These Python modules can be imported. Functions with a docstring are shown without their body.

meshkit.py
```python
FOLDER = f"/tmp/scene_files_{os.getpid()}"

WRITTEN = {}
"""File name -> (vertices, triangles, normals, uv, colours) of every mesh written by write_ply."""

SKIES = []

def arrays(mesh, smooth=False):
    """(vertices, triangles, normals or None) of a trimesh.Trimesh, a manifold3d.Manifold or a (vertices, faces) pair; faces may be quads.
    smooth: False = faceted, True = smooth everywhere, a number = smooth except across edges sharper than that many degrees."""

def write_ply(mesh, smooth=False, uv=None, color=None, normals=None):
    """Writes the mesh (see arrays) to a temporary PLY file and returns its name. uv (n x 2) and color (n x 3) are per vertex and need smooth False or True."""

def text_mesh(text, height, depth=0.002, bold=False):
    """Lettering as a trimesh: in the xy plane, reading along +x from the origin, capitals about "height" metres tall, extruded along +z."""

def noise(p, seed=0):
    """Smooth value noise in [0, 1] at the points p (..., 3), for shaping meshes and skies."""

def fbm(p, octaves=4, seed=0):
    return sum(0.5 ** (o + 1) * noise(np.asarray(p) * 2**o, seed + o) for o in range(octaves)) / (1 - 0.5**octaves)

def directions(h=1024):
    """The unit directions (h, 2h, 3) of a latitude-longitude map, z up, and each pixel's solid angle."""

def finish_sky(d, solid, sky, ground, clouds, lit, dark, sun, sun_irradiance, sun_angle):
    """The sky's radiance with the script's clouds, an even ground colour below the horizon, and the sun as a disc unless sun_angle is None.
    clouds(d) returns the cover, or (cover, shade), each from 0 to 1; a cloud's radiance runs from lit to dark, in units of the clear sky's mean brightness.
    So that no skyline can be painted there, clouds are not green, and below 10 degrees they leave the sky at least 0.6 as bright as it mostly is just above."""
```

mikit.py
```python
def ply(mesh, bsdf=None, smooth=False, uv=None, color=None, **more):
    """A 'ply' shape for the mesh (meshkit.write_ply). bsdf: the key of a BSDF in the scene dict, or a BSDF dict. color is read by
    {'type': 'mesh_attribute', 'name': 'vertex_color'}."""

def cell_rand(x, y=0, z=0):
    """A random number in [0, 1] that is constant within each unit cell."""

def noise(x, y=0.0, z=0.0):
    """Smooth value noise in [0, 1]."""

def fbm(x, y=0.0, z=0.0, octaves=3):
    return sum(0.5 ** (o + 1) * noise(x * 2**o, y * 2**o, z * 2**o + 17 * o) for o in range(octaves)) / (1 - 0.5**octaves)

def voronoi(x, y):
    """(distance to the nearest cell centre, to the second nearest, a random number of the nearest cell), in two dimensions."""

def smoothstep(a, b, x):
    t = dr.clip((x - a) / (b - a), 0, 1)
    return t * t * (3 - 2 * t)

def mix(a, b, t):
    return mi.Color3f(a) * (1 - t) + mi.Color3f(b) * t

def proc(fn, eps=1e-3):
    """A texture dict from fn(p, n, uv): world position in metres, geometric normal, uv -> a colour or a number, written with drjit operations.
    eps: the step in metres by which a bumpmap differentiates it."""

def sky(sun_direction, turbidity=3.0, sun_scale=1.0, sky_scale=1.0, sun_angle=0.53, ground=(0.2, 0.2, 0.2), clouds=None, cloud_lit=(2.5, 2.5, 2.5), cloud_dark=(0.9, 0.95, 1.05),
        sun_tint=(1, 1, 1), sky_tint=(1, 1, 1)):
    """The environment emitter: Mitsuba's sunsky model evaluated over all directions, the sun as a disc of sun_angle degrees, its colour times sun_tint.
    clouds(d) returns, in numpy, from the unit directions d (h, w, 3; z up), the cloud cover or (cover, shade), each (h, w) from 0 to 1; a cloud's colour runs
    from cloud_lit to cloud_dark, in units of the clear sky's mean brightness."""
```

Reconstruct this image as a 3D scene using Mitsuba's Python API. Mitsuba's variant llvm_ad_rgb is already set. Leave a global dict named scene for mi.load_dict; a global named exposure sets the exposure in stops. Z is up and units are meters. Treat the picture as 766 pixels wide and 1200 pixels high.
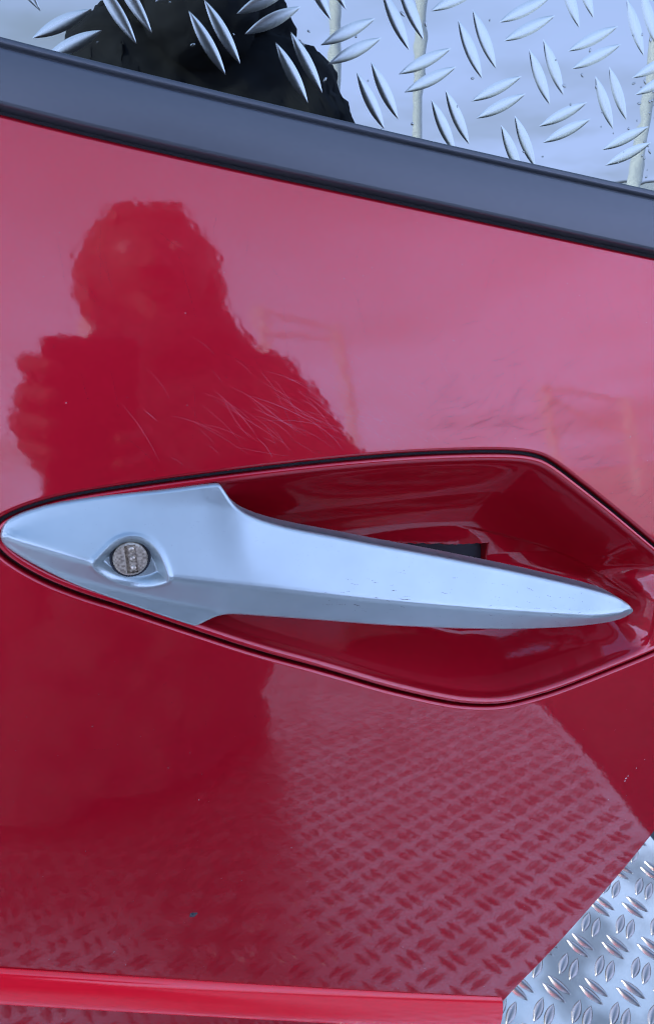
import math
import numpy as np, trimesh, manifold3d, shapely, drjit as dr, mitsuba as mi, mikit, meshkit
from shapely.geometry import Polygon, LineString
from scipy.spatial import Delaunay
from scipy.interpolate import RegularGridInterpolator
from scipy.ndimage import gaussian_filter
from mikit import noise, fbm, smoothstep, mix, cell_rand
T = mi.ScalarTransform4f
V = lambda *a: np.array(a, float)
unit = lambda v: np.asarray(v, float) / np.linalg.norm(v)
scene, labels = {}, {}

# ------------------------------------------------------------------ camera, sky, exposure
CAM = V(0, -0.268, 0.66)
FWD, UP = V(0.2544, 0.8383, -0.4823), V(0.1186, 0.4679, 0.8758)
RGT = unit(np.cross(FWD, UP))
scene['camera'] = {'type': 'perspective', 'fov': 69.19, 'fov_axis': 'y', 'near_clip': 0.01, 'far_clip': 500.0,
                   'to_world': T().look_at(origin=CAM.tolist(), target=(CAM + FWD).tolist(), up=UP.tolist())}
def clouds(d):
    q = d / np.maximum(d[..., 2:3] + 0.18, 0.05)
    n = meshkit.fbm(np.stack([q[..., 0] * 1.3, q[..., 1] * 1.3, q[..., 0] * 0 + 3.0], -1), 5, 4)
    cover = np.clip((n - 0.46) / 0.30, 0, 1) * 0.7
    low = np.clip(1.12 - d[..., 2] / 0.80, 0, 1)**0.8
    return np.maximum(cover, 0.95 * low), np.clip(0.75 - 0.55 * low + 1.7 * (n - 0.5), 0, 1)
scene['sky'] = mikit.sky((-0.80, 0.45, 0.42), turbidity=3, sun_scale=0.36, sun_angle=10, sky_tint=(0.95, 1.0, 1.15), clouds=clouds,
                         cloud_lit=(1.6, 1.9, 3.5), cloud_dark=(0.85, 0.98, 1.35), sun_tint=(0.72, 0.95, 1.45))
exposure = 4.35

# ------------------------------------------------------------------ helpers
def add(key, mesh, bsdf, smooth=False, label=None, category=None, group=None, kind=None, **kw):
    k, i = key, 0
    while k in scene:
        i += 1; k = f'{key}_{i:03d}'
    scene[k] = mesh if isinstance(mesh, dict) else mikit.ply(mesh, bsdf, smooth=smooth, **kw)
    tag(k, label, category, group, kind)
    return k
def tag(k, label=None, category=None, group=None, kind=None):
    d = {n: v for n, v in (('label', label), ('category', category), ('group', group), ('kind', kind)) if v}
    if d: labels[k] = {**labels.get(k, {}), **d}
mm = lambda pts: [(a / 1000, b / 1000) for a, b in pts]

# the door skin is a shallow barrel: x along the car, s up along the skin, h outwards from it
RC, TILT, AXIS = 1.5, math.radians(16.8), V(0, 1.436, 0.1455)
def M(x, s, h):
    a = TILT + np.asarray(s) / RC
    r = RC + np.asarray(h)
    return np.stack([np.asarray(x, float) + 0 * a, AXIS[1] - r * np.cos(a), AXIS[2] + r * np.sin(a)], -1)
def dense(line, step):
    l = LineString(line)
    n = max(2, int(l.length / step))
    return np.array([l.interpolate(t, normalized=True).coords[0] for t in np.linspace(0, 1, n + 1)])
def smooth_line(pts, it=2, closed=False):
    p = np.array(pts, float)
    for _ in range(it):                                       # Chaikin corner cutting
        a, b = (p, np.roll(p, -1, 0)) if closed else (p[:-1], p[1:])
        q = np.stack([0.75 * a + 0.25 * b, 0.25 * a + 0.75 * b], 1).reshape(-1, 2)
        p = q if closed else np.vstack([p[:1], q, p[-1:]])
    return p
def along(pts):
    p = smooth_line(pts)
    return lambda x: np.interp(x, p[:, 0], p[:, 1])
def dist(poly):
    b = poly.boundary
    shapely.prepare(b); shapely.prepare(poly)
    def f(x, s):
        p = shapely.points(np.asarray(x), np.asarray(s))
        return np.where(shapely.contains_xy(poly, x, s), shapely.distance(b, p), 0.0)
    return f
def sheet(poly, hfun, step, edge_step=0.001, rings=(), skirt=0.004, fold=None, eps=3e-5, extra=None):
    """A pressed sheet over poly in (x, s): height hfun(x, s), edges folded over with radius fold and a flange of depth skirt behind."""
    poly = shapely.segmentize(poly, edge_step)
    d = dist(poly)
    if fold:
        def hh(x, s):
            e = np.minimum(d(x, s), fold)
            return hfun(x, s) - fold + np.sqrt(np.maximum(fold**2 - (fold - e)**2, 0))
        rings = [fold * k for k in (0.03, 0.12, 0.3, 0.6, 1.0)] + list(rings)
    else: hh = hfun
    polys = list(getattr(poly, 'geoms', [poly]))
    loops = [np.array(r.coords)[:-1] for g in polys for r in (g.exterior, *g.interiors)]
    pts = list(loops)
    last = 0
    for r in rings:
        g = poly.buffer(-r, join_style='mitre')
        for q in getattr(g, 'geoms', [g]):
            for c in (q.exterior, *q.interiors):
                pts.append(np.array(shapely.segmentize(c, edge_step * 1.3).coords)[:-1])
        last = r
    x0, s0, x1, s1 = poly.bounds
    gx, gs = np.meshgrid(np.arange(x0 + step * .37, x1, step), np.arange(s0 + step * .41, s1, step))
    gx = gx + (np.arange(gx.shape[0]) % 2)[:, None] * step / 2
    g = np.stack([gx.ravel(), gs.ravel()], 1)
    g = g[d(g[:, 0], g[:, 1]) > last + step * 0.45]
    pts.append(g)
    if extra is not None: pts.append(extra)
    p = np.vstack(pts)
    f = Delaunay(p).simplices
    c = p[f].mean(1)
    f = f[shapely.contains_xy(poly, c[:, 0], c[:, 1])]
    e1, e2 = p[f[:, 1]] - p[f[:, 0]], p[f[:, 2]] - p[f[:, 0]]
    cr = e1[:, 0] * e2[:, 1] - e1[:, 1] * e2[:, 0]
    f = np.where((cr < 0)[:, None], f[:, ::-1], f)[np.abs(cr) > 1e-14]
    x, s = p[:, 0], p[:, 1]
    v = M(x, s, hh(x, s))
    n = np.cross(M(x + eps, s, hh(x + eps, s)) - M(x - eps, s, hh(x - eps, s)), M(x, s + eps, hh(x, s + eps)) - M(x, s - eps, hh(x, s - eps)))
    n /= np.linalg.norm(n, axis=1, keepdims=True)
    Vs, Fs, Ns, Us, at = [v], [f], [n], [p], len(v)
    for lp in loops if skirt else ():
        h0 = hh(lp[:, 0], lp[:, 1])
        t = np.roll(lp, -1, 0) - np.roll(lp, 1, 0)
        t = np.stack([t[:, 1], -t[:, 0]], 1); t /= np.linalg.norm(t, axis=1, keepdims=True) + 1e-12
        mid = lp + t * 1e-5
        if np.mean(shapely.contains_xy(poly, mid[:, 0], mid[:, 1])) > 0.5: t = -t
        nn = M(lp[:, 0] + t[:, 0] * 1e-3, lp[:, 1] + t[:, 1] * 1e-3, h0) - M(lp[:, 0], lp[:, 1], h0)
        nn /= np.linalg.norm(nn, axis=1, keepdims=True)
        k = len(lp); i = np.arange(k); j = (i + 1) % k
        Vs.append(np.vstack([M(lp[:, 0], lp[:, 1], h0), M(lp[:, 0], lp[:, 1], h0 - skirt)])); Ns.append(np.vstack([nn, nn])); Us.append(np.vstack([lp, lp]))
        q = np.vstack([np.stack([i, j, j + k], 1), np.stack([i, j + k, i + k], 1)])
        fn = np.cross(Vs[-1][q[:, 1]] - Vs[-1][q[:, 0]], Vs[-1][q[:, 2]] - Vs[-1][q[:, 0]])
        q = np.where((np.einsum('ij,ij->i', fn, nn[q[:, 0] % k]) < 0)[:, None], q[:, ::-1], q)
        Fs.append(q + at); at += 2 * k
    return np.vstack(Vs), np.vstack(Fs), np.vstack(Ns), np.vstack(Us)
def ply_n(parts, bsdf):
    v, f, n, uv = parts
    path = meshkit.write_ply(trimesh.Trimesh(v, f, process=False), False, uv=uv, normals=n)
    return {'type': 'ply', 'filename': path, 'face_normals': False, 'bsdf': {'type': 'ref', 'id': bsdf}}
sm = lambda t: np.clip(t, 0, 1)**2 * (3 - 2 * np.clip(t, 0, 1))

# ------------------------------------------------------------------ materials
def col(*c): return {'type': 'rgb', 'value': list(c)}
def flat(c, rough=0.6, **k): return {'type': 'twosided', 'bsdf': {'type': 'principled', 'base_color': col(*c) if isinstance(c, tuple) else c, 'roughness': rough, **k}}
def peel(p, n, uv):                                            # orange peel of sprayed paint
    x, y, z = p.x, p.y, p.z
    return noise(x * 260, y * 260, z * 190) + 0.85 * noise(x * 620, y * 620 + 9, z * 480)
def paint_tone(p, n, uv):
    f = fbm(p.x * 25, p.y * 25, p.z * 25, 3)
    return mix((0.125, 0.0006, 0.003), (0.15, 0.0008, 0.004), f)
scene['paint'] = {'type': 'bumpmap', 'arbitrary': mikit.proc(peel, eps=3e-4), 'scale': 0.85e-5,
    'bsdf': {'type': 'twosided', 'bsdf': {'type': 'blendbsdf', 'weight': 0.34,
        'bsdf_0': {'type': 'principled', 'base_color': mikit.proc(paint_tone), 'eta': 1.76, 'roughness': 0.05},
        'bsdf_1': {'type': 'roughconductor', 'material': 'none', 'alpha': 0.33, 'distribution': 'ggx', 'specular_reflectance': col(0.86, 0.015, 0.040)}}}}
scene['scratch_deep'] = flat((0.13, 0.008, 0.018), 0.6, specular=0.1)
scene['scratch_paint'] = flat((0.42, 0.12, 0.16), 0.5)
scene['black_rubber'] = flat((0.045, 0.05, 0.056), 0.36)
scene['black_seal'] = flat((0.006, 0.006, 0.007), 0.8)
scene['black_plastic'] = flat((0.02, 0.021, 0.024), 0.35)
def silver_tone(p, n, uv):
    a = fbm(p.x * 60, p.y * 60, p.z * 60, 3)
    c = mix((0.285, 0.335, 0.325), (0.335, 0.39, 0.38), a)
    right = smoothstep(0.06, 0.2, p.x)
    sp = noise(p.x * 1500 + 40 * fbm(p.x * 90, p.z * 90), p.y * 900, p.z * 1900)
    patch = noise(p.x * 130, p.y * 60, p.z * 160 + 5)
    spot = smoothstep(0.86, 0.93, sp) * smoothstep(0.42, 0.65, patch) * (0.25 + 0.75 * right)
    return mix(c, (0.13, 0.13, 0.14), spot * 0.8)
def silver_bump(p, n, uv): return noise(p.x * 1100, p.y * 1100, p.z * 1100) + 0.6 * noise(p.x * 240, p.y * 240, p.z * 240)
scene['silver_paint'] = {'type': 'bumpmap', 'arbitrary': mikit.proc(silver_bump, eps=2e-4), 'scale': 5e-6,
    'bsdf': flat(mikit.proc(silver_tone), 0.31, metallic=0.62, specular=0.5, clearcoat=0.6, clearcoat_gloss=0.85)}
def brass_tone(p, n, uv):
    k = noise(p.x * 1400, p.y * 900, p.z * 1400)
    return mix((0.24, 0.19, 0.14), (0.50, 0.42, 0.31), smoothstep(0.1, 0.8, k))
def brass_bump(p, n, uv): return noise(p.x * 1500, p.y * 1500, p.z * 1500)
scene['worn_lock_metal'] = {'type': 'bumpmap', 'arbitrary': mikit.proc(brass_bump, eps=2e-4), 'scale': 3e-5, 'bsdf': flat(mikit.proc(brass_tone), 0.42, metallic=0.75)}
def sheet_bump(p, n, uv):
    return fbm(p.x * 22, p.y * 22, p.z * 22, 3) + 0.10 * fbm(p.x * 160, p.y * 160, p.z * 160, 2)
scene['polished_aluminium'] = {'type': 'bumpmap', 'arbitrary': mikit.proc(sheet_bump, eps=5e-4), 'scale': 0.8e-4,
    'bsdf': {'type': 'twosided', 'bsdf': {'type': 'conductor', 'material': 'Al', 'specular_reflectance': col(0.175, 0.20, 0.185)}}}
def deck_rough(p, n, uv): return 0.05 + 0.09 * fbm(p.x * 30, p.y * 30, p.z * 30, 3)
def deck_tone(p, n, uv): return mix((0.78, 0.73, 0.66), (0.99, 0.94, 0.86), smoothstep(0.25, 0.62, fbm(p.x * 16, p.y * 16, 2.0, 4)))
scene['deck_aluminium'] = {'type': 'bumpmap', 'arbitrary': mikit.proc(sheet_bump, eps=5e-4), 'scale': 3e-4,
    'bsdf': {'type': 'twosided', 'bsdf': {'type': 'roughconductor', 'material': 'Al', 'alpha': mikit.proc(deck_rough), 'distribution': 'ggx', 'specular_reflectance': mikit.proc(deck_tone)}}}
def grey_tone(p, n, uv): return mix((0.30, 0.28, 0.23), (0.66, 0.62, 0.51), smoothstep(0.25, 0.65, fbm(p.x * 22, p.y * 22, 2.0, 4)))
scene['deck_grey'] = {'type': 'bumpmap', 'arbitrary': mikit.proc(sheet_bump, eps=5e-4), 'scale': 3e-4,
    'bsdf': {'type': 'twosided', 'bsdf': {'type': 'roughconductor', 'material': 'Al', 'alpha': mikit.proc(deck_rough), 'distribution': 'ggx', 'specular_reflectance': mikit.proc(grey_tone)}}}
scene['bar_polished'] = {'type': 'twosided', 'bsdf': {'type': 'roughconductor', 'material': 'Al', 'alpha': 0.03, 'distribution': 'ggx', 'specular_reflectance': col(0.24, 0.28, 0.26)}}
scene['bar_aluminium'] = {'type': 'twosided', 'bsdf': {'type': 'roughconductor', 'material': 'Al', 'alpha': 0.11, 'distribution': 'ggx', 'specular_reflectance': col(0.24, 0.228, 0.205)}}
scene['moulding_red'] = flat((0.60, 0.006, 0.017), 0.14, specular=0.4)
def tar(p, n, uv): return mix((0.022, 0.024, 0.024), (0.05, 0.052, 0.05), fbm(p.x * 40, p.y * 40, 0.0, 4))
def slab_tone(p, n, uv): return mix((0.42, 0.42, 0.42), (0.52, 0.52, 0.52), fbm(p.x * 2, p.y * 2, 0.0, 4))
scene['pale_concrete'] = flat(mikit.proc(slab_tone), 0.9)
scene['asphalt'] = flat(mikit.proc(tar), 0.9)
scene['white_metal'] = flat((0.84, 0.85, 0.84), 0.5)
scene['dark_cloth'] = flat((0.010, 0.012, 0.017), 0.85)
scene['denim'] = flat((0.014, 0.017, 0.026), 0.9)
scene['skin'] = flat((0.060, 0.030, 0.021), 0.6)
def hair_tone(p, n, uv): return mix((0.035, 0.014, 0.008), (0.14, 0.055, 0.022), fbm(p.x * 120, p.y * 120, p.z * 25, 3))
scene['hair'] = flat(mikit.proc(hair_tone), 0.5)
scene['eye_white'] = flat((0.22, 0.21, 0.2), 0.4)
scene['phone_glass'] = flat((0.01, 0.01, 0.012), 0.12)
scene['shoe_rubber'] = flat((0.02, 0.02, 0.02), 0.7)
def leaf_tone(p, n, uv): return mix((0.015, 0.03, 0.008), (0.05, 0.08, 0.025), fbm(p.x * 3, p.y * 3, p.z * 3, 3))
scene['leaves'] = flat(mikit.proc(leaf_tone), 0.8)

# ------------------------------------------------------------------ setting: ground and the tread-plate deck
g = trimesh.creation.box([400, 400, 0.02]); g.apply_translation([0, 0, -0.03])
add('ground', g, 'asphalt', label='dark asphalt yard beyond the tread plate deck', kind='structure')

g = trimesh.creation.box([120, 170, 0.012]); g.apply_translation([62.2, -88, -0.010])
add('pavement', g, 'pale_concrete', label='pale concrete pavement across the yard', kind='structure')

def tread_bar(length, width, height, nt=11, nc=7):
    """One lens-shaped rib of tread plate lying along x."""
    t = np.linspace(-1, 1, nt); c = np.linspace(-1, 1, nc)
    prof = np.maximum(1 - np.abs(t)**2.0, 0)
    x = np.repeat(t * length / 2, nc); y = (prof[:, None] * c[None] * width / 2).ravel()
    z = (height * np.sqrt(prof)[:, None] * (1 - np.abs(c)**2.2)[None]).ravel() - 0.03 * height
    i, j = np.meshgrid(np.arange(nt - 1), np.arange(nc - 1), indexing='ij')
    a = (i * nc + j).ravel()
    return trimesh.Trimesh(np.stack([x, y, z], 1), np.vstack([np.stack([a, a + nc, a + nc + 1], 1), np.stack([a, a + nc + 1, a + 1], 1)]), process=True)

DECK = Polygon([(-1.4, -1.9), (0.74, -1.9), (0.70, -1.25), (0.635, -0.80), (0.575, -0.56), (0.520, -0.36), (0.490, -0.10), (0.478, 0.12), (0.475, 1.0), (-1.4, 1.0)])
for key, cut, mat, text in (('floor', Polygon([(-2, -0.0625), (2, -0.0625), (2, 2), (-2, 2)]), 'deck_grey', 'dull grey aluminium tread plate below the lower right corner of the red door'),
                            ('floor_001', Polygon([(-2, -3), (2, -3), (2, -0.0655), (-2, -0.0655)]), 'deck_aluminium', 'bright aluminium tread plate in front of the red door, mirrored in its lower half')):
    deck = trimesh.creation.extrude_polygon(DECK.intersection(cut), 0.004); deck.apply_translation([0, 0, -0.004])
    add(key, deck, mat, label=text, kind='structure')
# two sheets laid edge to edge under the door, each with its own run of bars
SHEETS = ((V(0.3517, 0.0225), V(-0.0205, -0.0139), V(0.0092, -0.0240), 0.0045, -0.060, 0.60),
          (V(0.2073, -0.2186), V(0.0252, -0.0125), V(-0.0103, -0.0325), 0.0058, -1.85, -0.068))
bars = []
for (A0, P1, P2, gap, ya, yb) in SHEETS:
    angs = [math.degrees(math.atan2(p[1], p[0])) for p in (P1, P2)]
    if ya > -0.1: angs = [41.0, 118.0]
    inner = DECK.buffer(-0.012)
    for i in range(-120, 121):
        for j in range(-120, 121):
            c = A0 + i * P1 + j * P2
            if not (-1.38 < c[0] < 0.72 and ya < c[1] < yb): continue
            a = angs[(i + j) % 2]
            w = V(-math.sin(math.radians(a)), math.cos(math.radians(a)))
            for s in (-1, 1):
                q = c + s * w * gap
                if inner.contains(shapely.Point(q)): bars.append((q, a, gap / 0.0045, 'floor' if ya > -0.1 else 'floor_001'))
near = {'floor': V(0.37, 0.04), 'floor_001': V(0.22, -0.27)}
bar_dict = mikit.ply(tread_bar(0.0240, 0.0076, 0.0020), 'bar_aluminium', smooth=True)
small = tread_bar(0.0240, 0.0076, 0.0020, 7, 5)
bv = np.array(small.vertices)
for key, c in near.items():
    mine = sorted((b_ for b_ in bars if b_[3] == key), key=lambda b_: np.hypot(*(b_[0] - c)))
    for q, a, k, _ in mine[:300]:
        add(f'{key}__raised_bar', {**bar_dict, 'to_world': T().translate([q[0], q[1], 0]).rotate([0, 0, 1], a).scale([k * 0.97, k, 1.1])}, None)
    rest = np.array([[q[0], q[1], math.radians(a), k] for q, a, k, _ in mine[300:]])
    cs, sn, kk = np.cos(rest[:, 2])[:, None], np.sin(rest[:, 2])[:, None], rest[:, 3:4]
    vv = np.stack([rest[:, :1] + kk * (cs * bv[:, 0] - sn * bv[:, 1]), rest[:, 1:2] + kk * (sn * bv[:, 0] + cs * bv[:, 1]), np.broadcast_to(bv[:, 2] * 1.1, (len(rest), len(bv)))], -1).reshape(-1, 3)
    ff = (np.array(small.faces)[None] + (np.arange(len(rest)) * len(bv))[:, None, None]).reshape(-1, 3)
    add(f'{key}__far_raised_bars', trimesh.Trimesh(vv, ff, process=False), 'bar_aluminium', smooth=True, kind='stuff')

# ------------------------------------------------------------------ the car door, measured on the skin in millimetres
HOLE = mm([(-44.8, -52.9), (-39.3, -50.8), (-32.7, -49.0), (-20.8, -47.0), (3.6, -45.7), (25.7, -45.0), (48.7, -44.5), (72.6, -44.3), (99.7, -44.6), (119.8, -45.4), (142.9, -47.0), (158.9, -48.7), (169.2, -50.8), (177.6, -54.3), (192.9, -66.2), (211.4, -81.0), (234.1, -100.1), (252.1, -115.1), (271.8, -132.5), (278.7, -140.6), (276.5, -146.8), (264.5, -152.8), (240.7, -159.4), (221.0, -163.7), (199.8, -168.1), (183.6, -170.9), (167.6, -172.2), (158.6, -172.2), (149.6, -170.9), (136.3, -167.4), (125.5, -163.2), (115.0, -158.6), (97.0, -150.2), (71.6, -136.7), (42.9, -122.8), (16.3, -108.0), (-8.3, -94.0), (-20.1, -87.9), (-31.4, -81.0), (-39.4, -74.7), (-44.5, -69.7), (-46.9, -66.7), (-48.9, -62.9), (-49.2, -59.7), (-47.8, -56.0)])
EDGE = mm([(273.9, -254.3), (259.5, -278.5), (244.6, -301.1), (230.1, -321.4), (219.2, -336.7), (202.6, -360.3), (188.3, -378.1), (176.5, -395.3), (155.3, -431.2)])
TRIMTOP = mm([(-69.1, 112.7), (-22.3, 101.3), (42.1, 87.7), (117.5, 72.8), (225.9, 52.7), (314.6, 36.5)])
TRIMBOT = mm([(-72.0, 94.6), (-25.1, 81.3), (40.0, 66.8), (116.3, 51.5), (226.4, 29.1), (316.8, 11.1)])
SKINTOP = mm([(-72.2, 93.1), (-25.3, 79.7), (39.8, 65.2), (116.2, 49.7), (226.4, 27.4), (317.0, 9.2)])
MOULD_T = mm([(-121.6, -231.3), (-77.0, -253.6), (32.3, -309.7), (169.3, -382.5), (178.3, -387.6)])
MOULD_B = mm([(-125.7, -250.1), (-80.5, -274.0), (31.2, -335.6), (173.7, -417.4), (176.9, -420.0)])
TOP = mm([(-45.4, -59.3), (-44.9, -57.1), (-43.4, -54.8), (-41.2, -53.2), (-35.8, -51.4), (-26.9, -49.6), (-15.0, -49.0), (-3.0, -48.8), (15.5, -49.1), (31.5, -48.6), (33.8, -48.8), (35.2, -51.0), (38.0, -56.4), (40.5, -59.4), (43.6, -61.8), (50.1, -65.3), (60.1, -69.4), (81.0, -76.1), (95.5, -81.0), (118.2, -88.2), (138.1, -94.9), (158.9, -101.9), (180.6, -109.7), (198.8, -116.5), (210.7, -121.5), (217.0, -125.2), (221.1, -128.9), (222.6, -131.8)])
BOT = mm([(-45.4, -59.3), (-45.3, -61.9), (-43.5, -64.5), (-38.4, -69.6), (-30.6, -76.0), (-22.3, -82.0), (-13.8, -87.1), (-2.0, -93.9), (10.2, -100.9), (18.7, -105.5), (20.4, -105.6), (23.2, -104.6), (27.4, -103.1), (31.9, -102.4), (37.0, -102.9), (50.7, -106.1), (72.1, -111.4), (94.5, -117.2), (118.1, -122.5), (134.4, -126.0), (159.9, -130.7), (186.6, -134.4), (204.9, -135.7), (214.2, -135.7), (220.3, -134.5), (222.6, -131.8)])
CRET = mm([(-45.4, -59.3), (-33.4, -54.5), (-15.5, -52.9), (-3.5, -52.7), (15.0, -54.6), (34.7, -56.6), (46.8, -63.6), (222.6, -131.8)])
CREB = mm([(-45.4, -59.3), (-38.2, -68.0), (-30.2, -73.7), (-19.1, -80.1), (-4.3, -86.5), (11.0, -93.1), (27.0, -99.0), (37.0, -102.9), (222.7, -132.2)])
RIDGE = mm([(-44.3, -57.8), (-39.3, -60.7), (-28.6, -65.3), (-15.4, -71.3), (-2.6, -75.4), (10.8, -80.4), (24.1, -84.2), (43.5, -89.2), (77.9, -98.5), (99.8, -104.3), (155.4, -117.8), (199.3, -127.4), (213.1, -129.3), (216.9, -127.8)])
EYE = mm([(-15.4, -71.6), (-11.4, -68.3), (-6.5, -64.7), (-1.2, -63.7), (4.1, -65.2), (8.2, -70.0), (10.1, -76.0), (10.8, -81.1), (8.4, -82.5), (3.6, -83.8), (-2.6, -83.5), (-8.4, -80.6), (-13.0, -75.9)])
tag('car_door', 'glossy red car door with silver handle in a recess and black belt moulding', 'car door')
hole = Polygon(smooth_line(HOLE, 2, closed=True)).buffer(0)
st = smooth_line(SKINTOP)[::-1]; ed = smooth_line(EDGE)
outer = Polygon([(-0.30, 0.15), *map(tuple, smooth_line(SKINTOP)[0:]), (0.42, -0.02), (0.36, -0.14), *map(tuple, ed), (0.14, -0.50), (-0.30, -0.52)]).buffer(0)
flat0 = lambda x, s: 0.0 * x
add('car_door__outer_skin', ply_n(sheet(outer.difference(hole), flat0, 0.006, 0.0012, fold=0.0016, rings=(0.003, 0.006), skirt=0.010), 'paint'), None)
# black seals seen in the gaps
seal = sheet(hole.buffer(0.005).difference(hole.buffer(-0.004)), lambda x, s: 0 * x - 0.0042, 0.003, skirt=0)
add('car_door__gap_seal', ply_n(seal, 'black_seal'), None)
tt, tb = along(TRIMTOP), along(TRIMBOT)
band = lambda lo, hi, xa, xb, n=160: Polygon(np.vstack([np.stack([np.linspace(xa, xb, n), lo(np.linspace(xa, xb, n))], 1), np.stack([np.linspace(xb, xa, n), hi(np.linspace(xb, xa, n))], 1)]))
add('car_door__belt_seal', ply_n(sheet(band(lambda x: tb(x) - 0.005, lambda x: tb(x) + 0.012, -0.065, 0.31), lambda x, s: 0 * x - 0.003, 0.004, skirt=0), 'black_seal'), None)

def trim_h(x, s):
    v = np.clip((s - tb(x)) / np.maximum(tt(x) - tb(x), 1e-4), 0, 1)
    return 0.0042 + 0.0012 * np.sin(np.pi * np.clip(v, 0, 1)) + 0.0008 * sm((v - 0.86) / 0.05) - 0.0016 * np.exp(-((v - 0.855) / 0.022)**2)
xx_ = np.linspace(-0.062, 0.308, 330)
lines = np.vstack([np.stack([xx_, tb(xx_) + v * (tt(xx_) - tb(xx_))], 1) for v in (0.09, 0.16, 0.25, 0.4, 0.55, 0.7, 0.78, 0.815, 0.83, 0.84, 0.85, 0.86, 0.87, 0.88, 0.89, 0.905, 0.92)])
add('car_door__belt_moulding', ply_n(sheet(band(tb, tt, -0.066, 0.312), trim_h, 1.0, 0.0012, fold=0.0012, skirt=0.007, extra=lines), 'black_rubber'), None, label='black rubber moulding along the window sill')

mt, mb = along(MOULD_T), along(MOULD_B)
mould = Polygon([*[tuple(q) for q in smooth_line(MOULD_T)[:-2]], *[tuple(q) for q in smooth_line(MOULD_B)[::-1][1:]]]).buffer(0)
def mould_h(x, s):
    v = np.clip(2 * (s - mb(x)) / np.maximum(mt(x) - mb(x), 1e-4) - 1, -1, 1)
    return -0.0003 + 0.0044 * np.sqrt(np.maximum(1 - np.abs(v)**2.4, 0))
add('car_door__side_moulding', ply_n(sheet(mould, mould_h, 0.0022, 0.001, rings=(0.0001, 0.0003, 0.0007, 0.0013, 0.002), skirt=0.001), 'moulding_red'), None, label='raised red strip along the bottom of the door')

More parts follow.
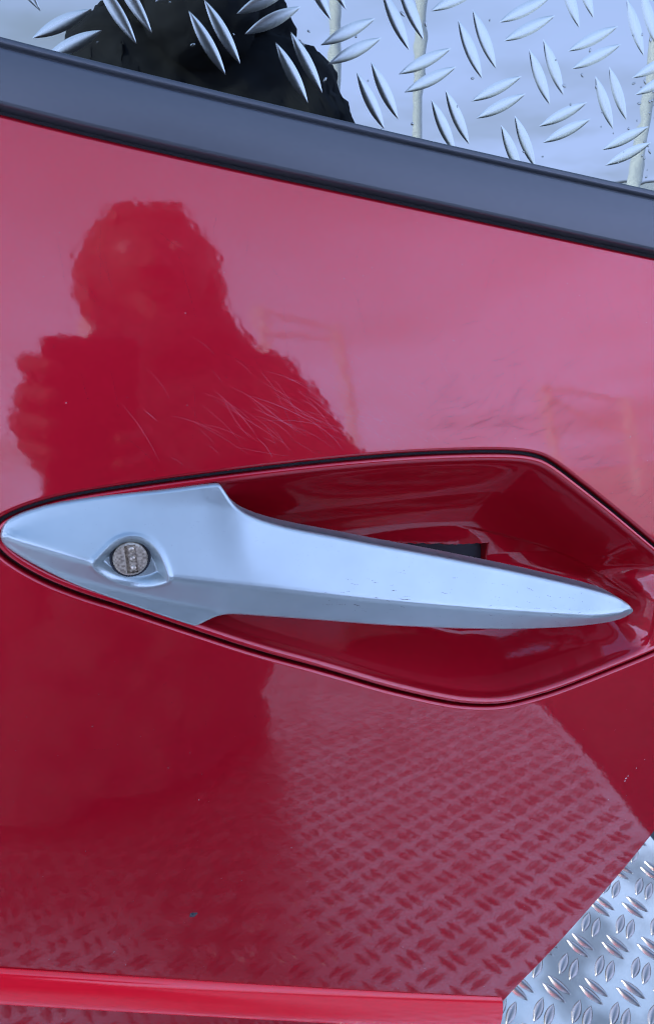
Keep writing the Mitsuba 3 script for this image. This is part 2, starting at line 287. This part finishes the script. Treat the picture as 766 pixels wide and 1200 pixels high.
# the handle recess: a lip round a hollow
rim = hole.buffer(-0.0015)
d_rim = dist(rim)
hollow = rim.buffer(-0.0030)
PAD = Polygon(mm([(236.0, -128.5), (245, -120), (300, -120), (300, -170), (228, -164), (233, -157), (236.5, -150)]))
d_pad = lambda x, s: np.where(shapely.contains_xy(PAD, x, s), 0.0, shapely.distance(PAD, shapely.points(x, s)))
midline = along(mm([(-50, -62), (20, -75), (100, -105), (170, -125), (240, -140), (300, -150)]))
crease = along(mm([(100, -74), (171, -96.9), (208, -111.7), (226, -123.8), (236, -133)]))
gap_top = along(mm([(100, -92), (117, -96.0), (143, -101.3), (171, -104.8)]))
def bowl_raw(x, s):
    d = np.maximum(d_rim(x, s) - 0.0022, 0)
    up = s > midline(x)
    k = sm((s - midline(x)) / 0.02 + 0.5)
    f = 1 - (1 - np.clip(d / (0.024 * (1 - k) + 0.040 * k), 0, 1))**(1.25 + 0.45 * k)
    f = f * (1 - (1 - np.clip(d_pad(x, s) / 0.012, 0, 1))**2.4)
    return f
GX, GS = np.arange(-0.06, 0.30, 0.0007), np.arange(-0.18, -0.035, 0.0007)
_g = np.meshgrid(GX, GS, indexing='ij')
BOWL = RegularGridInterpolator((GX, GS), gaussian_filter(bowl_raw(_g[0].ravel(), _g[1].ravel()).reshape(_g[0].shape), 0.0026 / 0.0007), method='cubic', bounds_error=False, fill_value=0)
def bowl_h(x, s):
    e = d_rim(x, s); d = np.maximum(e - 0.0022, 0)
    f = BOWL(np.stack([x, s], -1)) * sm(d / 0.0025)
    lip = -0.0004 * sm((e - 0.0012) / 0.0018)
    step = 0.0011 * sm((crease(x) - s) / 0.0016) * sm((x - 0.150) / 0.02) * sm(d_pad(x, s) / 0.006) * sm(d / 0.01)
    pit = 0.014 * sm((0.1705 - x) / 0.0012) * sm((x - 0.112) / 0.03) * sm((gap_top(x) - s) / 0.0010) * sm((s - gap_top(x) + 0.020) / 0.003)
    return lip - 0.0330 * f - 0.22 * f * sm((s - midline(x)) / 0.02 + 0.5) * np.clip(-0.072 - s, 0, 0.04) - step - pit
gxx, gss = np.meshgrid(np.arange(0.145, 0.245, 0.0006), np.arange(-0.145, -0.085, 0.0006))
add('car_door__handle_recess', ply_n(sheet(rim, bowl_h, 0.0014, 0.0008, fold=0.0010, rings=(0.0017, 0.0024, 0.003, 0.0034, 0.004, 0.005, 0.006), skirt=0.004,
    extra=(lambda q: q[d_rim(q[:, 0], q[:, 1]) > 0.0065])(np.stack([gxx.ravel(), gss.ravel()], 1))), 'paint'), None, label='deep red recess behind the handle')
lev = Polygon(mm([(122, -91.8), (143, -97.8), (170.2, -102.2), (170.2, -117), (122, -108)]))
add('car_door__handle_recess__gap_cover', ply_n(sheet(lev, lambda x, s: 0 * x - 0.0490, 0.003, skirt=0), 'black_plastic'), None)

# the handle: a bridge with a top facet, a lower facet and a flange at its left end
top, bot, crT, crB, rdg = (along(q) for q in (TOP, BOT, CRET, CREB, RIDGE))
x0h, x1h = TOP[0][0], TOP[-1][0]
hp = Polygon([*map(tuple, smooth_line(TOP, 1)), *map(tuple, smooth_line(BOT, 1)[::-1][1:-1])]).buffer(0)
d_h = dist(hp)
eye = Polygon(smooth_line(EYE, 2, closed=True)).buffer(0.0006)
d_eye = dist(eye)
LOCK = V(-0.0019, -0.0725)
def facets(x, s):
    t, b, r = top(x), bot(x), rdg(x)
    kt, kb = sm((x - 0.038) / 0.014), sm((x - 0.026) / 0.014)
    ct, cb = np.minimum(crT(x) * (1 - kt) + t * kt, t - 0.0002), np.maximum(crB(x) * (1 - kb) + b * kb, b + 0.0002)
    arm = sm((x - 0.026) / 0.02)
    endR, endL = sm((x1h - x) / 0.030), sm((x - x0h) / 0.045)
    hr = (0.0040 + 0.0075 * np.sqrt(endL)) * (0.62 + 0.38 * endR)
    ht = 0.0026 + 0.0016 * arm
    hb = 0.0020 + 0.0012 * arm
    he = 0.0012 + 0.0030 * arm
    y_t = he + 0 * x
    lo = np.minimum(r, ct - 0.0004); cbb = np.minimum(cb, lo - 0.0004)
    def seg(a, b_, ha, hb_): return ha + (hb_ - ha) * np.clip((s - a) / np.maximum(b_ - a, 1e-5), 0, 1)
    h = np.where(s >= ct, seg(ct, np.maximum(t, ct + 1e-4), ht + 0.0 * x, np.minimum(he, ht)),
        np.where(s >= lo, seg(lo, ct, hr, ht), np.where(s >= cbb, seg(cbb, lo, hb, hr), seg(b, cbb, 0.0012 + 0.0015 * arm, hb))))
    return h
# rounded facets: the profile is averaged over a small disc
OFF = [(0, 0)] + [(0.0011 * math.cos(a), 0.0011 * math.sin(a)) for a in np.arange(6) * math.pi / 3] + [(0.0021 * math.cos(a), 0.0021 * math.sin(a)) for a in np.arange(8) * math.pi / 4 + 0.2]
WT = np.array([1.0] + [0.8] * 6 + [0.35] * 8); WT /= WT.sum()
def handle_h(x, s):
    h = sum(w * facets(np.clip(x + a, x0h + 1e-4, x1h - 1e-4), s + b) for w, (a, b) in zip(WT, OFF))
    e = d_eye(x, s)
    rimb = 0.0006 * np.exp(-(np.where(e > 0, e, shapely.distance(eye, shapely.points(x, s))) / 0.0009)**2)
    r = np.hypot(x - LOCK[0], s - LOCK[1])
    cone = sm(e / 0.0042)
    floor_ = 0.0042 + 0.0 * r
    return np.where(e > 0, h * (1 - cone) + np.minimum(h, floor_) * cone, h) + rimb
a = np.linspace(0, 1, 1)
gx2, gs2 = np.meshgrid(np.arange(-0.020, 0.016, 0.00045), np.arange(-0.088, -0.058, 0.00045))
ex = np.stack([gx2.ravel(), gs2.ravel()], 1)
xr = np.arange(x0h + 0.002, x1h - 0.003, 0.0006)
ex = np.vstack([ex, *[np.stack([xr, rdg(xr) + o], 1) for o in (-0.0018, -0.0012, -0.0007, -0.00025, 0.00025, 0.0007, 0.0012, 0.0018)]])
hpart = sheet(hp, handle_h, 0.0009, 0.0005, fold=0.0014, rings=(0.0019,), skirt=0.011, extra=ex[d_h(ex[:, 0], ex[:, 1]) > 0.002])
add('car_door__handle', ply_n(hpart, 'silver_paint'), None, label='satin silver pull handle tapering to the right')
def door_frame(x, s, h):
    p = M(x, s, h); n = unit(M(x, s, h + 1e-3) - p); u = V(1, 0, 0); w = np.cross(n, u)
    m = np.eye(4); m[:3, 0], m[:3, 1], m[:3, 2], m[:3, 3] = u, w, n, p
    return m
LF = door_frame(LOCK[0], LOCK[1], 0.0)
def lathe(profile, n=48): return trimesh.creation.revolve(np.array(profile), sections=n)
surround = lathe([(0.0, 0.002), (0.0074, 0.002), (0.0074, 0.0047), (0.0071, 0.0050), (0.0066, 0.0050), (0.0064, 0.0045), (0.0064, 0.0030), (0.0, 0.0030)])
surround.apply_transform(LF); add('car_door__handle__lock_surround', surround, 'black_plastic', smooth=35)
cyl = manifold3d.Manifold.cylinder(0.004, 0.0063, 0.0063, 64).translate([0, 0, 0.0022]) 
cap = manifold3d.Manifold.cylinder(0.0005, 0.0063, 0.0057, 64).translate([0, 0, 0.0062])
slot = manifold3d.Manifold.cube([0.0040, 0.0108, 0.005], True).translate([0.0003, 0, 0.0070])
lockm = (cyl + cap - slot).refine_to_length(0.0006)
lm = trimesh.Trimesh(np.array(lockm.to_mesh().vert_properties[:, :3]), lockm.to_mesh().tri_verts); lm.apply_transform(LF)
add('car_door__handle__lock_cylinder', lm, 'worn_lock_metal', smooth=30, label='worn metal key lock with a vertical slot')
sh = manifold3d.Manifold.cube([0.0027, 0.0100, 0.0010], True).translate([0.0008, 0, 0.0055])
for yy in (-0.0036, 0.0, 0.0036): sh = sh + manifold3d.Manifold.sphere(0.0013, 24).scale([1, 1, 0.7]).translate([0.0008, yy, 0.0059])
sh = sh.refine_to_length(0.0006); shm = trimesh.Trimesh(np.array(sh.to_mesh().vert_properties[:, :3]), sh.to_mesh().tri_verts); shm.apply_transform(LF)
add('car_door__handle__key_slot', shm, 'worn_lock_metal', smooth=30)

# scratches and specks in the clear coat
def ribbon(pts, w, h=0.00005):
    p = np.asarray(pts, float); t = np.gradient(p, axis=0); t /= np.linalg.norm(t, axis=1, keepdims=True) + 1e-12
    k = np.linspace(-1, 1, len(p)); ww = w * (1 - 0.85 * k**2)[:, None]
    nrm = np.stack([-t[:, 1], t[:, 0]], 1); l, r = p + nrm * ww / 2, p - nrm * ww / 2
    q = np.vstack([l, r]); n = len(p); i = np.arange(n - 1)
    return trimesh.Trimesh(M(q[:, 0], q[:, 1], np.full(len(q), h)), np.vstack([np.stack([i, i + n, i + n + 1], 1), np.stack([i, i + n + 1, i + 1], 1)]), process=False)
rng = np.random.default_rng(11)
scr = []
okzone = outer.buffer(-0.003).difference(hole.buffer(0.002))
def scratch(x, s, a, L, bend, w, n=14):
    t = np.linspace(-0.5, 0.5, n)
    ang = a + bend * t
    p = np.stack([x + np.cumsum(np.cos(ang)) * L / n, s + np.cumsum(np.sin(ang)) * L / n], 1)
    p += rng.normal(0, 0.00005, p.shape)
    if okzone.contains(LineString(p)): scr.append(ribbon(p, w))
for _ in range(190):                                           # long arcs left of the recess
    x, s = rng.normal(0.062, 0.032), rng.normal(-0.028, 0.012)
    scratch(x, s, math.radians(rng.normal(-42, 13)), rng.uniform(0.006, 0.038), rng.normal(-0.35, 0.3), rng.choice([0.00004, 0.00006, 0.00009], p=[.6, .3, .1]))
n_pale = len(scr)
for _ in range(240):                                           # short strokes above the right end of the recess
    t = rng.uniform(0, 1); x = 0.115 + 0.125 * t; s = np.interp(x, [0.10, 0.17, 0.25], [-0.040, -0.046, -0.108]) + abs(rng.normal(0, 0.016))
    scratch(x, s, math.radians(rng.normal(22, 22)), rng.uniform(0.003, 0.016), rng.normal(0.2, 0.35), rng.choice([0.00007, 0.00010, 0.00016], p=[.5, .35, .15]))
for _ in range(40):
    scratch(rng.uniform(-0.03, 0.22), rng.uniform(-0.03, 0.05), math.radians(rng.normal(-75, 25)), rng.uniform(0.008, 0.03), rng.normal(0, 0.3), 0.00005)
for _ in range(70):
    scratch(rng.uniform(-0.06, 0.24), rng.uniform(-0.40, -0.10), rng.uniform(0, math.pi), rng.uniform(0.002, 0.012), rng.normal(0, 0.4), 0.00005)
add('car_door__scratches', trimesh.util.concatenate(scr[:n_pale]), 'scratch_paint', kind='stuff')
add('car_door__scratches', trimesh.util.concatenate(scr[n_pale:]), 'scratch_deep', kind='stuff')

scuff = []
def ribbon_h(p, w):
    t = np.gradient(p, axis=0); t /= np.linalg.norm(t, axis=1, keepdims=True) + 1e-12
    k = np.linspace(-1, 1, len(p)); ww = (w * (1 - 0.8 * k**2) * rng.uniform(0.5, 1.2, len(p)))[:, None]
    nn = np.stack([-t[:, 1], t[:, 0]], 1); q = np.vstack([p + nn * ww / 2, p - nn * ww / 2]); n = len(p); i = np.arange(n - 1)
    return trimesh.Trimesh(M(q[:, 0], q[:, 1], handle_h(q[:, 0], q[:, 1]) + 0.00006), np.vstack([np.stack([i, i + n, i + n + 1], 1), np.stack([i, i + n + 1, i + 1], 1)]), process=False)
for _ in range(46):
    x = rng.choice([rng.uniform(0.07, 0.20), rng.normal(0.175, 0.015), rng.normal(0.095, 0.010)])
    s0 = rdg(x) + rng.choice([rng.normal(0.0005, 0.0008), rng.normal(0.006, 0.004), rng.normal(-0.004, 0.002)])
    L = rng.uniform(0.0008, 0.005); a = math.radians(rng.normal(-14, 9)); t = np.linspace(-0.5, 0.5, 7)
    p = np.stack([x + t * L * math.cos(a), s0 + t * L * math.sin(a) + rng.normal(0, 0.00006, 7)], 1)
    if hp.buffer(-0.002).contains(LineString(p)): scuff.append(ribbon_h(p, rng.choice([0.00010, 0.00018, 0.00034], p=[.55, .35, .1])))
scene['grey_grime'] = flat((0.11, 0.11, 0.115), 0.8)
add('car_door__handle__scuff_marks', trimesh.util.concatenate(scuff), 'grey_grime', kind='stuff')
dots = []
def dot(x, s, r, n=7):
    a = np.arange(n) * 2 * math.pi / n
    rr = r * rng.uniform(0.7, 1.2, n)
    q = np.vstack([[(x, s)], np.stack([x + rr * np.cos(a), s + rr * np.sin(a)], 1)])
    hh = np.full(n + 1, 0.00004); hh[0] = 0.00004 + r * 0.35
    i = np.arange(n)
    return trimesh.Trimesh(M(q[:, 0], q[:, 1], hh), np.stack([i * 0, i + 1, (i + 1) % n + 1], 1), process=False)
zone = lambda x, s: okzone.contains(shapely.Point(x, s))
for _ in range(420):
    x, s = rng.uniform(-0.06, 0.25), rng.uniform(-0.40, 0.09)
    if zone(x, s): dots.append(dot(x, s, rng.choice([0.00009, 0.00014, 0.00022], p=[.6, .3, .1])))
for x, s, r in ((0.2339, -0.2332, 0.0006), (0.2334, -0.2347, 0.0005), (0.2349, -0.2319, 0.0004), (0.2394, -0.2279, 0.0003), (0.2440, -0.2235, 0.0003), (0.2246, -0.2449, 0.0003)):
    dots.append(dot(x, s, r))
scene['pale_dust'] = flat((0.42, 0.30, 0.29), 0.9)
add('car_door__dust_specks', trimesh.util.concatenate(dots), 'pale_dust', kind='stuff')
add('car_door__paint_chip', trimesh.util.concatenate([dot(0.0057, -0.2515, 0.0016, 9), dot(0.0057 + 0.0015, -0.2515 + 0.0002, 0.0007, 9)]), 'black_plastic', label='small dark chip in the lower door paint')

# ------------------------------------------------------------------ tread plate closing the window opening
PN = unit(V(-0.0453, -0.998, 0.0436)); PO = V(0.0835, 0.0242, 0.6408)
PX = unit(np.cross(V(0, 0, 1), PN)); PX = PX if PX[0] > 0 else -PX
PZ = np.cross(PN, PX); 
if PZ[2] < 0: PZ = -PZ
PX = np.cross(PZ, PN)
PF = np.eye(4); PF[:3, 0], PF[:3, 1], PF[:3, 2], PF[:3, 3] = PX, PZ, PN, PO
slab = trimesh.creation.extrude_polygon(Polygon([(-0.17, 0.034), (-0.10, 0.022), (0.143, -0.024), (0.22, -0.038), (0.22, 0.16), (-0.17, 0.16)]), 0.003)
slab.apply_translation([0, 0, -0.003]); slab.apply_transform(PF)
add('tread_plate', slab, 'polished_aluminium', label='mirror bright aluminium tread plate filling the window opening above the black moulding', category='tread plate')
pbar = mikit.ply(tread_bar(0.0215, 0.0043, 0.00020, 17, 9), 'bar_polished', smooth=True)
q1, q2 = V(0.0186, 0.0086), V(0.0104, -0.0166)
B0 = V(0.0581, 0.0390)
for i in range(-14, 15):
    for j in range(-14, 15):
        c = B0 + i * q1 + j * q2
        if not (-0.155 < c[0] < 0.205 and c[1] < 0.148 and c[1] > np.interp(c[0], [-0.16, -0.10, 0.02, 0.17, 0.22], [0.052, 0.040, 0.016, -0.012, -0.020])): continue
        a = (-58, 24)[(i + j) % 2]
        w = V(-math.sin(math.radians(a)), math.cos(math.radians(a)))
        for s_ in (-1, 1):
            q = c + s_ * w * 0.0031
            m = np.eye(4); ca, sa = math.cos(math.radians(a)), math.sin(math.radians(a))
            m[:2, :2] = [[ca, -sa], [sa, ca]]; m[:2, 3] = q
            add('tread_plate__raised_bar', {**pbar, 'to_world': T((PF @ m).tolist())}, None)

rng = np.random.default_rng(8)
bub = []
for _ in range(150):
    x, z = (rng.normal(0.140, 0.012), rng.normal(0.02, 0.022)) if rng.random() < 0.7 else (rng.uniform(-0.10, 0.15), rng.uniform(0.0, 0.05))
    t = trimesh.creation.icosphere(2, 1.0); ra = rng.uniform(0.0002, 0.0006)
    t.apply_scale([ra, ra * rng.uniform(1, 2.2), 0.00012]); t.apply_transform(trimesh.transformations.rotation_matrix(rng.uniform(0, 3), [0, 0, 1])); t.apply_translation([x, z, 0.00002]); t.apply_transform(PF); bub.append(t)
add('tread_plate__film_bubbles', trimesh.util.concatenate(bub), 'polished_aluminium', smooth=True, kind='stuff')

# ------------------------------------------------------------------ the photographer, seen mirrored in the door
def ball(c, r):
    return manifold3d.Manifold.sphere(r, 24).translate(list(c)) if np.isscalar(r) else manifold3d.Manifold.sphere(1, 32).scale(list(r)).translate(list(c))
def bones(*chain):
    out = []
    for (a, ra), (b, rb) in zip(chain[:-1], chain[1:]): out.append(manifold3d.Manifold.batch_hull([ball(a, ra), ball(b, rb)]))
    return out
def solid(ms, res, it=8):
    m = manifold3d.Manifold.batch_boolean(ms, manifold3d.OpType.Add).refine_to_length(res)
    t = trimesh.Trimesh(np.array(m.to_mesh().vert_properties[:, :3]), m.to_mesh().tri_verts)
    trimesh.smoothing.filter_taubin(t, lamb=0.5, nu=0.53, iterations=it)
    return t
head = V(0.062, -0.665, 0.915); shL, shR = V(-0.008, -0.695, 0.755), V(0.178, -0.690, 0.722)
hipL, hipR = V(0.005, -1.20, 0.54), V(0.175, -1.20, 0.54); kneeL, kneeR = V(-0.055, -0.93, 0.40), V(0.165, -0.93, 0.40)
ankL, ankR = V(-0.045, -1.12, 0.085), V(0.165, -1.12, 0.085)
elL, elR = V(-0.040, -0.590, 0.500), V(0.255, -0.590, 0.50)
wrL, wrR = V(-0.035, -0.375, 0.545), V(0.075, -0.350, 0.515)
def hand(wrist, palm, knuckles, tips_chain, thumb):
    ms = [manifold3d.Manifold.batch_hull([ball(wrist, 0.020), *[ball(k, 0.010) for k in knuckles], ball(palm, 0.016)])]
    for ch in tips_chain: ms += bones(*[(p, r) for p, r in zip(ch, (0.0095, 0.0085, 0.0075))])
    ms += bones(*[(p, r) for p, r in zip(thumb, (0.013, 0.011, 0.0095))])
    return ms
def phone_pt(r, u, f): return CAM + RGT * r + UP * u + FWD * f
# left hand: fingers round the left edge of the phone
fl = []
for u, pu in ((-0.008, -0.026), (-0.032, -0.044), (-0.057, -0.064), (-0.082, -0.085)):
    fl.append((phone_pt(-0.036, pu, -0.060), phone_pt(-0.051, u, -0.024), phone_pt(-0.042, u + 0.002, 0.0015)))
lh = hand(wrL, phone_pt(-0.042, -0.075, -0.07), [c[0] for c in fl], fl, (phone_pt(-0.042, -0.075, -0.055), phone_pt(-0.050, -0.045, -0.034), phone_pt(-0.030, -0.030, -0.028)))
fr = []
for u in (-0.075, -0.098, -0.120, -0.138):
    fr.append((phone_pt(0.030, u - 0.004, -0.055), phone_pt(0.034, u, -0.022), phone_pt(0.010, u + 0.002, 0.0015)))
rh = hand(wrR, phone_pt(0.038, -0.115, -0.06), [c[0] for c in fr], fr, (phone_pt(0.036, -0.10, -0.05), phone_pt(0.022, -0.075, -0.036), phone_pt(0.002, -0.065, -0.028)))
skull = [ball(head, (0.074, 0.092, 0.098)), manifold3d.Manifold.batch_hull([ball(head + V(0, 0.015, -0.03), (0.062, 0.06, 0.05)), ball(head + V(0, 0.048, -0.088), 0.026)]),
         manifold3d.Manifold.batch_hull([ball(head + V(0, 0.094, 0.004), 0.007), ball(head + V(0, 0.108, -0.030), 0.011), ball(head + V(0.014, 0.094, -0.032), 0.008), ball(head + V(-0.014, 0.094, -0.032), 0.008)]),
         ball(head + V(0, 0.086, -0.058), (0.024, 0.010, 0.006)), ball(head + V(0, 0.084, -0.070), (0.020, 0.010, 0.007)),
         ball(head + V(0.076, 0.0, -0.012), (0.010, 0.018, 0.030)), ball(head + V(-0.076, 0.0, -0.012), (0.010, 0.018, 0.030))]
neck = bones((head + V(0, -0.02, -0.07), 0.052), (V(0.085, -0.71, 0.77), 0.058))
torso = [manifold3d.Manifold.batch_hull([ball(shL, 0.055), ball(shR, 0.055), ball(V(0.09, -0.70, 0.62), (0.13, 0.085, 0.08))]),
         manifold3d.Manifold.batch_hull([ball(V(0.09, -0.70, 0.62), (0.13, 0.085, 0.08)), ball(V(0.09, -1.10, 0.56), (0.13, 0.10, 0.09))]), manifold3d.Manifold.batch_hull([ball(hipL, 0.09), ball(hipR, 0.09)])]
arms = bones((shL, 0.048), (elL, 0.038), (wrL, 0.024)) + bones((shR, 0.048), (elR, 0.038), (wrR, 0.024))
legs = bones((hipL, 0.085), (kneeL, 0.058), (ankL, 0.04)) + bones((hipR, 0.085), (kneeR, 0.058), (ankR, 0.04)) + bones((ankL, 0.04), (ankL + V(0, -0.04, -0.045), 0.034), (ankL + V(0, 0.14, -0.06), 0.022)) + bones((ankR, 0.04), (ankR + V(0, -0.04, -0.045), 0.034), (ankR + V(0, 0.14, -0.06), 0.022))
add('person', solid(skull + neck + torso + arms + legs + lh + rh, 0.005, 6), 'skin', smooth=True,
    label='person in black jacket crouching before the door, mirrored dark in the red paint', category='person')
eyes = trimesh.util.concatenate([trimesh.creation.icosphere(3, 0.011).apply_translation(head + V(sx * 0.029, 0.078, 0.004)) for sx in (-1, 1)])
add('person__eyes', eyes, 'eye_white', smooth=True)
def rough(t, amp, freq, seed, amp2=0.0):
    n = meshkit.fbm(np.array(t.vertices) * freq, 4, seed) - 0.5
    t.vertices = np.array(t.vertices) + t.vertex_normals * (amp * 2 * n)[:, None]
    return t
hair = [ball(head + V(0, -0.018, 0.022), (0.087, 0.094, 0.100))]
for sx in (-1, 1):
    hair += bones((head + V(sx * 0.064, -0.02, 0.04), 0.030), (head + V(sx * 0.070, -0.02, -0.04), 0.026), (head + V(sx * 0.064 + 0.006, -0.03, -0.085), 0.020))
hair += [manifold3d.Manifold.batch_hull([ball(head + V(0.05, -0.06, 0.0), 0.04), ball(head + V(-0.05, -0.06, 0), 0.04), ball(head + V(0, -0.065, -0.08), 0.045)]), 
         manifold3d.Manifold.batch_hull([ball(head + V(-0.03, 0.050, 0.070), 0.022), ball(head + V(0.03, 0.050, 0.070), 0.022), ball(head + V(0, -0.03, 0.075), 0.04)])]
add('person__hair', rough(solid(hair, 0.005, 6), 0.006, 60, 3), 'hair', smooth=True, label='short reddish brown hair')
g_ = 0.020
jac = [manifold3d.Manifold.batch_hull([ball(shL, 0.066), ball(shR, 0.066), ball(V(0.09, -0.70, 0.62), (0.155, 0.105, 0.09))]),
       manifold3d.Manifold.batch_hull([ball(V(0.09, -0.70, 0.62), (0.155, 0.105, 0.09)), ball(V(0.09, -1.10, 0.56), (0.155, 0.125, 0.10))])]
jac += bones((shL, 0.066), (elL, 0.055), (wrL + 0.10 * (elL - wrL), 0.036)) + bones((shR, 0.066), (elR, 0.058), (wrR + 0.10 * (elR - wrR), 0.036))
jac += bones((V(0.005, -0.65, 0.835), 0.022), (V(0.130, -0.65, 0.83), 0.024)) + bones((V(0.0, -0.69, 0.835), 0.024), (V(0.02, -0.76, 0.84), 0.03)) + bones((V(0.140, -0.69, 0.835), 0.026), (V(0.12, -0.76, 0.84), 0.03)) + bones((V(0.010, -0.715, 0.815), 0.036), (V(0.145, -0.715, 0.80), 0.042)) + bones((V(0.135, -0.675, 0.825), 0.026), (V(0.02, -0.665, 0.815), 0.026)) + bones((V(0.03, -0.765, 0.82), 0.032), (V(0.135, -0.765, 0.81), 0.032))
add('person__jacket', rough(solid(jac, 0.008, 4), 0.015, 34, 8), 'dark_cloth', smooth=True, label='black padded jacket')
skirt = [manifold3d.Manifold.batch_hull([ball(V(0.085, -1.10, 0.56), (0.15, 0.12, 0.08)), ball(V(-0.10, -0.98, 0.04), (0.27, 0.26, 0.035)), ball(V(0.06, -1.18, 0.04), (0.13, 0.12, 0.035))])]
add('person__coat_skirt', rough(solid(skirt, 0.012, 4), 0.045, 13, 12), 'dark_cloth', smooth=True, label='long black coat tails spread on the deck')
scarf = [ball(V(0.070, -0.680, 0.815), (0.092, 0.085, 0.052)), ball(V(0.075, -0.615, 0.790), (0.060, 0.035, 0.040))]
add('person__scarf', rough(solid(scarf, 0.007, 3), 0.010, 40, 14), 'dark_cloth', smooth=True)
tro = [manifold3d.Manifold.batch_hull([ball(hipL, 0.105), ball(hipR, 0.105)])] + bones((hipL, 0.10), (kneeL, 0.072), (ankL + V(0, 0, 0.02), 0.062)) + bones((hipR, 0.10), (kneeR, 0.072), (ankR + V(0, 0, 0.02), 0.062))
add('person__trousers', rough(solid(tro, 0.010, 4), 0.006, 18, 9), 'denim', smooth=True)
for an in (ankL, ankR):
    add('person__shoe', solid(bones((an, 0.050), (an + V(0, -0.045, -0.042), 0.040), (an + V(0, 0.06, -0.045), 0.038), (an + V(0, 0.15, -0.053), 0.030)), 0.008, 4), 'shoe_rubber', smooth=True)
# the phone in the hands
PH = np.eye(4); PH[:3, 0], PH[:3, 1], PH[:3, 2], PH[:3, 3] = RGT, UP, -FWD, phone_pt(-0.0100, -0.0565, -0.0125)
def rbox(sx, sy, sz, r):
    return manifold3d.Manifold.batch_hull([ball((a * (sx / 2 - r), b * (sy / 2 - r), c * (sz / 2 - r)), r) for a in (-1, 1) for b in (-1, 1) for c in (-1, 1)])
def tm(m, X):
    t = trimesh.Trimesh(np.array(m.to_mesh().vert_properties[:, :3]), m.to_mesh().tri_verts); t.apply_transform(X); return t
add('phone', tm(rbox(0.0715, 0.147, 0.008, 0.0038), PH), 'phone_glass', smooth=30, label='black phone held up between both hands of the person', category='phone')
for ly in (0.0, -0.026):
    L = np.eye(4); L[:3, :3] = PH[:3, :3]; L[:3, 3] = phone_pt(0.0 if ly == 0 else -0.003, ly, -0.0078)
    t = lathe([(0, -0.0015), (0.0075, -0.0015), (0.0075, 0.0008), (0.0068, 0.0012), (0, 0.0012)], 32); t.apply_transform(L)
    add('phone__lens', t, 'phone_glass', smooth=35)

# a dark backpack on the deck at the left of the person
bk = tag('backpack', 'black backpack standing on the deck left of the crouching person', 'backpack')
def pack(c, sx, sy, sz, rr):
    return manifold3d.Manifold.batch_hull([ball(V(*c) + V(a * (sx / 2 - rr), b_ * (sy / 2 - rr), e * (sz / 2 - rr)), rr) for a in (-1, 1) for b_ in (-1, 1) for e in (-1, 1)])
add('backpack__body', rough(solid([pack((-0.28, -1.06, 0.25), 0.36, 0.22, 0.50, 0.08)], 0.012, 2), 0.012, 14, 21), 'dark_cloth', smooth=True)
add('backpack__pocket', rough(solid([pack((-0.28, -0.94, 0.16), 0.27, 0.08, 0.24, 0.035)], 0.010, 2), 0.006, 20, 22), 'denim', smooth=True)
add('backpack__handle', solid(bones((V(-0.33, -1.06, 0.49), 0.012), (V(-0.31, -1.06, 0.535), 0.011), (V(-0.25, -1.06, 0.535), 0.011), (V(-0.23, -1.06, 0.49), 0.012)), 0.008, 3), 'dark_cloth', smooth=True)

# ------------------------------------------------------------------ white frames across the yard
def pipe(a, b, r, n=12):
    return trimesh.creation.cylinder(r, segment=[list(a), list(b)], sections=n)
def frame(x0, z0, x1, z1, y, r, rails, braces, label):
    k = 'goal_frame' if 'goal_frame' not in labels else 'goal_frame_001'
    tag(k, label, 'frame')
    add(f'{k}__post', pipe((x0, y, -0.03), (x0, y, z0), r), 'white_metal', smooth=40)
    add(f'{k}__post', pipe((x1, y, -0.03), (x1, y, z1), r), 'white_metal', smooth=40)
    for (fa, fb) in rails: add(f'{k}__rail', pipe((x0, y, z0 * fa), (x1, y, z1 * fb), r * 0.5), 'white_metal', smooth=40)
    for (fa, fb) in braces: add(f'{k}__brace', pipe((x0, y, z0 * fa), (x1, y, z1 * fb), r * 0.5), 'white_metal', smooth=40)
frame(1.74, 3.67, 2.62, 3.26, -8.0, 0.055, [(0.985, 0.985)], [(0.88, 0.95)], 'tall white post frame mirrored just right of the person')
frame(5.20, 2.06, 6.34, 1.66, -8.0, 0.065, [(0.98, 0.98)], [(0.88, 0.62)], 'lower white post frame with a brace mirrored at the far right')
add('pole', pipe((-0.19, -8.0, -0.03), (-0.19, -8.0, 4.15), 0.08), 'white_metal', smooth=40, label='white pole mirrored beside the neck of the person', category='pole')
